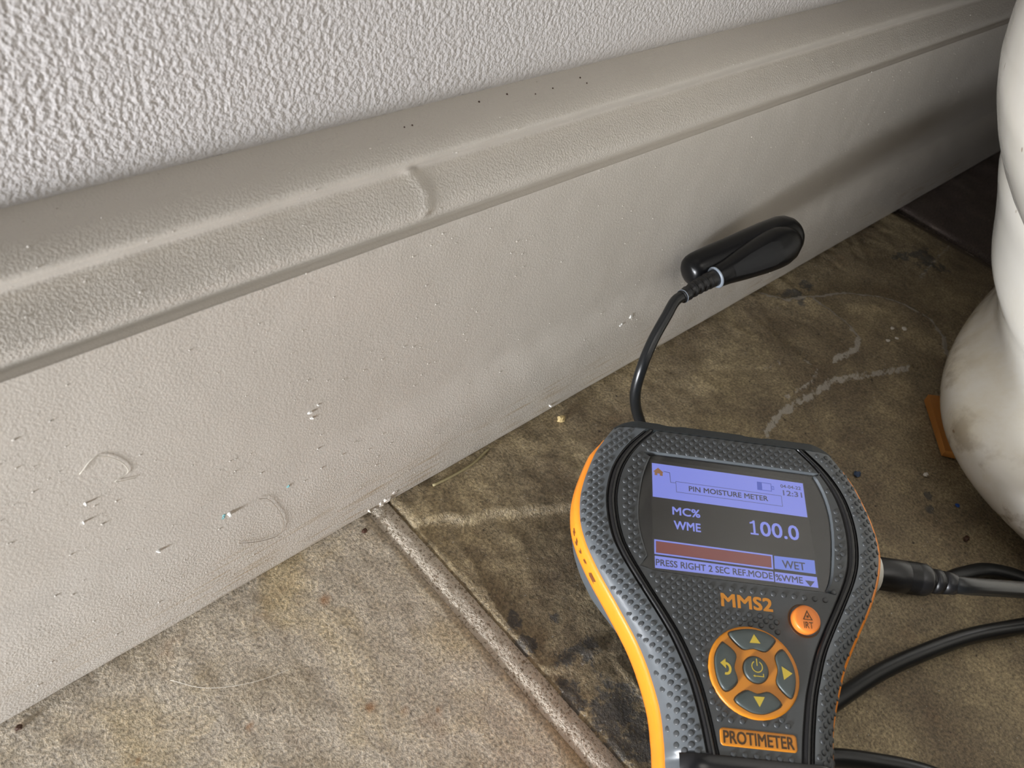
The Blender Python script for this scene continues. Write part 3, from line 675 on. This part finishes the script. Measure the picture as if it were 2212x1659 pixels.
for kname, ol in KEYS.items():
    so = smooth_poly(ol, 4); ko = key('key', so, meter); gapring(so, ko, 1.06)
    if kname in ARW: poly('arrow', ARW[kname], 'key_print', ko, 1.60, lcd=False)
    else:
        arc = [(-5.3 + 1.55 * math.cos(a), -44.6 + 1.75 * math.sin(a)) for a in np.linspace(math.radians(95), math.radians(-110), 16)]
        arc2 = [(-5.3 + 0.85 * math.cos(a), -44.6 + 1.05 * math.sin(a)) for a in np.linspace(math.radians(-110), math.radians(95), 16)]
        poly('arrow', arc + arc2, 'key_print', ko, 1.60, lcd=False)
        poly('arrow', [(-5.3, -41.9), (-5.3, -44.6), (-6.9, -43.2)], 'key_print', ko, 1.61, lcd=False)
so = [(3.55 + 3.55 * math.cos(2 * math.pi * k / 36), -43.9 + 3.6 * math.sin(2 * math.pi * k / 36)) for k in range(36)]
ko = key('power_key', so, meter, 1.6); gapring(so, ko, 1.07)
aa = np.linspace(math.radians(60), math.radians(-240), 28)
poly('power_symbol', [(3.7 + 1.65 * math.cos(a), -43.2 + 1.65 * math.sin(a)) for a in aa] + [(3.7 + 1.38 * math.cos(a), -43.2 + 1.38 * math.sin(a)) for a in reversed(aa)], 'key_print', ko, 1.70, lcd=False)
poly('power_symbol', [(3.57, -41.0), (3.85, -41.0), (3.85, -43.0), (3.57, -43.0)], 'key_print', ko, 1.71, lcd=False)
poly('power_symbol', [(2.3, -45.8), (2.9, -45.45), (2.9, -45.68), (5.2, -45.68), (5.2, -45.0), (5.45, -45.0), (5.45, -45.92), (2.9, -45.92), (2.9, -46.15)], 'key_print', ko, 1.70, lcd=False)
v, f = disc(20.1, -28.0, 4.3, 4.3, [(0.7, -0.1), (0.7, 0.05), (0.2, 0.06), (0.15, -0.3)], 40); link('button_well', v, f, 'dark_print', meter)
v, f = disc(20.1, -28.0, 4.1, 4.1, [(0, -0.3), (0, 1.9), (-0.25, 2.3), (-0.7, 2.5), (-2.5, 2.45)], 40); bt = link('trigger_button', v, f, 'button_orange', meter)
tp = [(18.6, -28.4), (21.6, -28.4), (20.1, -25.5)]; ti = [(19.05, -28.15), (21.15, -28.15), (20.1, -26.1)]
V = [P(a, b, 2.56) for a, b in tp + ti]; link('warning_triangle', V, [(0, 1, 4, 3), (1, 2, 5, 4), (2, 0, 3, 5)], 'dark_print', bt, False)
star = [(20.1 + r * math.cos(a), -27.4 + r * math.sin(a)) for k in range(16) for r, a in [((0.55 if k % 2 else 0.25), math.pi * k / 8)]]
poly('warning_burst', star, 'dark_print', bt, 2.56, lcd=False)
text('button_lettering', 'IRT', 18.7, 21.5, -30.9, -29.0, 'dark_print', bt, 2.56, lcd=False)
# badge
def rrect(u0, u1, v0, v1, r, n=5):
    out = []
    for cx, cy, a0 in ((u1 - r, v1 - r, 0), (u0 + r, v1 - r, 90), (u0 + r, v0 + r, 180), (u1 - r, v0 + r, 270)):
        out += [(cx + r * math.cos(math.radians(a0 + 90 * k / n)), cy + r * math.sin(math.radians(a0 + 90 * k / n))) for k in range(n + 1)]
    return out
bo = rrect(-7.8, 13.5, -64.4, -59.9, 1.0)
badge = link('brand_badge', *loft([[P(a, b, w) for a, b in offset_poly(bo, dd)] for dd, w in ((0, -0.1), (0, 0.12), (-0.35, 0.22), (-0.9, 0.22))]), 'key_pad', meter)
text('badge_lettering', 'PROTIMETER', -6.9, 12.6, -63.7, -60.6, 'dark_print', badge, 0.26, lcd=False, bold=0.08)
# grip dots
parts = []
def inside(poly_, x, y):
    c = False; n = len(poly_)
    for i in range(n):
        (x1, y1), (x2, y2) = poly_[i - 1], poly_[i]
        if (y1 > y) != (y2 > y) and x < (x2 - x1) * (y - y1) / (y2 - y1) + x1: c = not c
    return c
def dot(u, v, w, tilt=0.0, side=1, r=0.86, h=0.36):
    rings = []
    for rr, hh in ((r, -0.08), (r * 0.93, h * 0.55), (r * 0.62, h * 0.93)):
        rings.append([P(u + rr * math.cos(a) * math.cos(tilt), v + rr * math.sin(a), w + hh - side * rr * math.cos(a) * math.sin(tilt)) for a in (2 * math.pi * k / 12 for k in range(12))])
    vv, ff = loft(rings, cap0=False); return vv, ff
def flank_w(u, v):
    u0 = US(v) + 1.9; u1 = HW(v); t = (abs(u - UC(v)) - u0) / (u1 - u0); wg = WG(v)
    if t < 0: return None
    q = t ** 0.92; return t, wg * (1 - math.sqrt(max(0, 1 - q * q * 0.985))) / (1 - math.sqrt(0.015))
winG = offset_poly(win, 1.3 * SGN)
for r_ in range(-60, 60):
    v = r_ * 1.42 - 18.0
    if not (-66.7 < v < 29.4): continue
    for c_ in range(-20, 21):
        u = 2.0 + c_ * 3.2 + (1.6 if r_ % 2 else 0.0)
        du = abs(u - UC(v))
        if du < US(v) - 2.9:
            if inside(winG, u, v): continue
            if math.hypot((u - KC[0]) / 13.9, (v - KC[1]) / 13.5) < 1: continue
            if math.hypot(u - 20.1, v + 28.0) < 6.0: continue
            if -6.0 < u < 12.2 and -27.4 < v < -21.6: continue
            if -8.8 < u < 14.5 and -65.2 < v < -59.0: continue
            if u > 12.2 and v > -58 and v < -21.5 and du > 6: continue
            parts.append(dot(u, v, 0.0))
        elif du > US(v) + 2.9:
            fw_ = flank_w(u, v)
            if fw_ and fw_[0] < 0.93:
                t, w = fw_; w2 = flank_w(u + math.copysign(0.3, u), v)
                tl = math.atan2(-(w2[1] - w) if w2 else 0.0, 0.3) if w2 else 0.3
                parts.append(dot(u, v, w, min(tl, 0.7), 1 if u > 0 else -1, 0.86, 0.36 * (1 - 0.5 * max(0, t - 0.6) / 0.4)))
v, f = join(parts); gd = link('grip_dots', v, f, 'meter_grey', meter); gd['kind'] = 'stuff'
# probe socket on the right side
v, f = loft([[P(u, -5.0 + 6.6 * math.cos(2 * math.pi * k / 24), -11.5 + 6.6 * math.sin(2 * math.pi * k / 24)) for k in range(24)] for u in (46.5, 51.4)])
link('probe_socket', v, f, 'socket_white', meter)

# ------------------------------------------------------------------ pin probe with its cable and plug
NEAR = Vector((0.2687, -0.0060, 0.0533)); FAR = Vector((0.3073, -0.0185, 0.0634))
probe = empty('pin_probe', NEAR)
tag(probe, 'black plastic pin probe resting on the baseboard, its cable plugged into the meter', 'probe')
def PR(p): return Vector(p) - NEAR
ax = (FAR - NEAR).normalized(); path, rad = [], []
for t, r in ((-0.150, 0.8), (-0.147, 2.6), (-0.135, 4.6), (-0.11, 6.0), (-0.07, 7.0), (-0.02, 7.5), (0.05, 7.8), (0.2, 8.2), (0.4, 8.6), (0.6, 9.2), (0.8, 9.7), (1.0, 9.8)):
    path.append(PR(NEAR + ax * ((FAR - NEAR).length * t))); rad.append(r * 0.001)
for a in (20, 40, 55, 68, 78, 85, 89.5): path.append(PR(FAR + ax * (0.0098 * math.sin(math.radians(a))))); rad.append(0.0098 * math.cos(math.radians(a)))
v, f = tube(path, rad, 36); link('probe_body', v, f, 'probe_black', probe)
SMALL = Vector((0.2653, -0.0165, 0.0572)); BIG = Vector((0.2998, -0.0220, 0.0640))
cx_ = (BIG - SMALL).normalized(); path, rad = [], []
for t, r in ((0.0, 4.2), (0.02, 4.5), (0.15, 5.0), (0.4, 6.6), (0.7, 8.2), (0.9, 8.8), (1.0, 8.8), (1.12, 7.9), (1.22, 6.0), (1.28, 3.8), (1.31, 0.5)):
    path.append(PR(SMALL + cx_ * ((BIG - SMALL).length * t))); rad.append(r * 0.001)
v, f = tube(path, rad, 32); link('cable_boot', v, f, 'probe_black', probe)
# matte panel on the boot, on its outward side
V = []; L = (BIG - SMALL).length
outw = (Vector((-0.6, -0.62, 0.5)) - cx_ * Vector((-0.6, -0.62, 0.5)).dot(cx_)).normalized(); sidew = cx_.cross(outw)
for t in np.linspace(0.18, 0.86, 14):
    r = interp(t, [0.0, 0.02, 0.15, 0.4, 0.7, 0.9, 1.0], [4.2, 4.5, 5.0, 6.6, 8.3, 8.6, 8.2]) * 0.001 + 0.00012
    hw_ = 0.62 * min(1.0, 0.55 + t) * (1.0 if t < 0.8 else 0.85)
    for a in np.linspace(-hw_, hw_, 9): V.append(PR(SMALL + cx_ * (L * t) + outw * (r * math.cos(a)) + sidew * (r * math.sin(a))))
link('grip_panel', V, grid_faces(14, 9), 'probe_label', probe)
v, f = tube([PR(SMALL - cx_ * 0.0004), PR(SMALL - cx_ * 0.0001), PR(SMALL + cx_ * 0.0004), PR(SMALL + cx_ * 0.0007)], [0.0040, 0.0046, 0.0047, 0.0043], 32); link('collar', v, f, 'ring_grey', probe)
RL = Vector((0.2434, -0.0165, 0.0562)); rdir = (RL - SMALL)
REL = [SMALL + rdir * t + Vector((0, 0, -0.0008)) * math.sin(t * math.pi) * -1 for t in np.linspace(0.03, 1.0, 40)]
path, rad = [], []
for i, p in enumerate(REL):
    t = i / 39; r = 3.6 - 0.9 * t; k = int(t * 39) % 6
    if 8 <= i <= 35 and k in (0, 1): r -= 0.55
    path.append(PR(p)); rad.append(r * 0.001)
v, f = tube(path, rad, 24); link('strain_relief', v, f, 'rubber_black', probe)
for i in (9, 15, 21, 27, 33, 38):
    t = i / 39; p = REL[i]; d_ = rdir.normalized()
    v, f = tube([PR(p - d_ * 0.00018), PR(p + d_ * 0.00018)], [(3.72 - 0.9 * t) * 0.001] * 2, 24); link('relief_rib', v, f, 'ring_grey' if i == 38 else 'rubber_black', probe)
for dy in (-0.0045, -0.0005):
    pa = NEAR + Vector((0.0075, 0.0045, dy - 0.002)); v, f = tube([PR(pa), PR(pa + Vector((-0.0010, 0.0065, 0.0))), PR(pa + Vector((-0.0016, 0.0098, 0.0)))], [0.0006, 0.0005, 0.0002], 10)
    link('pin', v, f, 'pin_steel', probe)
# plug in the meter's side
plug_axis = [(51.0, 5.0), (51.6, 5.35), (58.0, 5.35), (62.0, 5.35), (62.3, 5.05), (62.8, 5.35), (63.1, 5.05), (63.6, 5.35), (63.9, 5.05), (64.4, 5.35), (64.7, 5.05), (65.2, 5.35), (65.5, 5.05), (66.0, 5.35), (69.0, 5.25), (70.2, 4.6), (70.6, 3.6), (71.6, 3.6), (71.7, 4.0), (74.2, 4.0), (74.3, 3.3), (75.2, 3.3), (75.3, 3.75), (79.2, 3.5), (79.8, 2.8)]
PW = lambda u: to_world(u, -5.0 + (u - 51) * -0.010, -11.5 - (u - 51) * 0.02)
v, f = tube([PR(PW(u)) for u, r in plug_axis], [r * 0.001 for u, r in plug_axis], 32); link('plug', v, f, 'rubber_black', probe)
pend = PW(79.0); pdir = (PW(79) - PW(70)).normalized()
CABLE = [RL - rdir.normalized() * 0.002, RL + rdir.normalized() * 0.004, (0.2320, -0.0190, 0.0532), (0.2225, -0.0222, 0.0472), (0.2155, -0.0255, 0.0395), (0.2130, -0.0280, 0.0285), (0.2160, -0.0310, 0.0165), (0.2200, -0.0375, 0.0065), (0.2240, -0.0500, 0.0032),
         (0.2260, -0.0660, 0.0029), (0.2300, -0.0900, 0.0029), (0.2345, -0.1150, 0.0029), (0.2440, -0.1380, 0.0029), (0.2600, -0.1500, 0.0029), (0.2740, -0.1555, 0.0029), (0.2860, -0.1620, 0.0029), (0.2945, -0.1740, 0.0029), (0.2930, -0.1850, 0.0029), (0.2830, -0.1870, 0.0029),
         (0.2725, -0.1815, 0.0029), (0.2514, -0.1703, 0.0029), (0.2304, -0.1620, 0.0029), (0.2089, -0.1551, 0.0029), (0.1878, -0.1508, 0.0029), (0.1690, -0.1475, 0.0029), (0.1575, -0.1480, 0.0029), (0.1570, -0.1545, 0.0029), (0.1640, -0.1575, 0.0029),
         (0.1703, -0.1604, 0.0029), (0.1807, -0.1708, 0.0029), (0.1895, -0.1815, 0.0029), (0.2050, -0.2050, 0.0029), (0.2350, -0.2260, 0.0029), (0.2700, -0.2230, 0.0035), (0.2870, -0.2030, 0.0100), (0.2800, -0.1860, 0.0200), (0.2640, -0.1740, 0.0260),
         pend + pdir * 0.006, pend - pdir * 0.001]
cp = spline(CABLE, 12)
v, f = tube([PR(p) for p in cp], [0.0022 if i < 90 else (0.0022 + 0.0007 * min(1, (i - 90) / 60)) for i in range(len(cp))], 16); link('cable', v, f, 'cable_black', probe)

# ------------------------------------------------------------------ debris on the floor
def lump(name, c, r, mat, seed, label, cat, flat=0.5, n=10, group=None):
    rnd = random.Random(seed); rings = []
    for lat in (-60, -20, 20, 60):
        rings.append([Vector(c) + Vector((r * math.cos(math.radians(lat)) * math.cos(a) * (0.7 + 0.6 * rnd.random()), r * math.cos(math.radians(lat)) * math.sin(a) * (0.5 + 0.6 * rnd.random()), r * flat * (math.sin(math.radians(lat)) + 0.75))) for a in (2 * math.pi * k / n for k in range(n))])
    v, f = loft(rings); o = link(name, v, f, mat, None, smooth=False); tag(o, label, cat, group); return o
lump('paint_chip', (0.2868, -0.1023, 0.0), 0.0019, 'blue_chip', 1, 'dark navy chip on the tile beside the meter', 'chip', 0.5)
lump('paint_chip', (0.3102, -0.1386, 0.0), 0.0011, 'bright_blue_chip', 2, 'bright blue chip on the tile near the toilet foot', 'chip', 0.4)
lump('plaster_crumb', (0.3142, -0.1214, 0.0), 0.0012, 'white_crumb', 3, 'small white crumb on the tile in front of the toilet foot', 'crumb', 0.7)
lump('dirt_crumb', (0.2961, -0.1491, 0.0), 0.0016, 'brown_crumb', 4, 'dark brown crumb on the tile between cable and toilet', 'crumb', 0.6)
lump('wood_crumb', (0.2003, -0.0062, 0.0), 0.0019, 'yellow_crumb', 5, 'pale yellow crumb on the tile against the baseboard', 'crumb', 0.8)
lump('dirt_crumb', (0.1022, -0.0045, 0.0), 0.0011, 'brown_crumb', 6, 'brown crumb by the baseboard at the grout joint', 'crumb', 0.6)
lump('dirt_crumb', (-0.0116, -0.0030, 0.0), 0.0010, 'brown_crumb', 8, 'reddish-brown crumb on the pale tile by the baseboard', 'crumb', 0.6)
for k, (x, y) in enumerate([(0.398, -0.060), (0.392, -0.066), (0.404, -0.064), (0.386, -0.064)]):
    lump('plaster_sliver', (x, y, 0.0), 0.0016, 'white_crumb', 20 + k, 'pale plaster sliver on the brown tile beside the toilet', 'crumb', 0.25, 7, 'plaster slivers beside the toilet')
def strand(name, pts, r, mat, label, cat):
    v, f = tube(spline(pts, 8), r, 6); o = link(name, v, f, mat); tag(o, label, cat); return o
strand('straw', [(0.1345, -0.0028, 0.0008), (0.144, -0.0036, 0.0010), (0.1544, -0.0034, 0.0010), (0.1640, -0.0014, 0.0012)], 0.00055, 'straw', 'thin straw-coloured stalk lying along the baseboard', 'straw')
hb = lambda x, z: (x, base_y(z) - 0.0003, z)
strand('hair', [hb(0.0670, 0.0395), hb(0.0700, 0.0375), hb(0.0725, 0.0310), hb(0.0735, 0.0245), hb(0.0715, 0.0195), hb(0.0650, 0.0215), hb(0.0583, 0.0262)], 0.00007, 'dark_hair', 'curled fine hair stuck to the lower baseboard', 'hair')
strand('hair', [hb(0.0240, 0.080), hb(0.0285, 0.0835), hb(0.0330, 0.0790), hb(0.0345, 0.0735), hb(0.0310, 0.0720), hb(0.0360, 0.0700)], 0.00008, 'pale_hair', 'squiggly pale hair painted onto the flat baseboard face', 'hair')
strand('hair', [(0.0260, -0.0150, 0.0006), (0.0330, -0.0235, 0.0006), (0.0440, -0.0300, 0.0008), (0.0560, -0.0335, 0.0007)], 0.00008, 'pale_hair', 'long pale hair lying on the pale tile', 'hair')
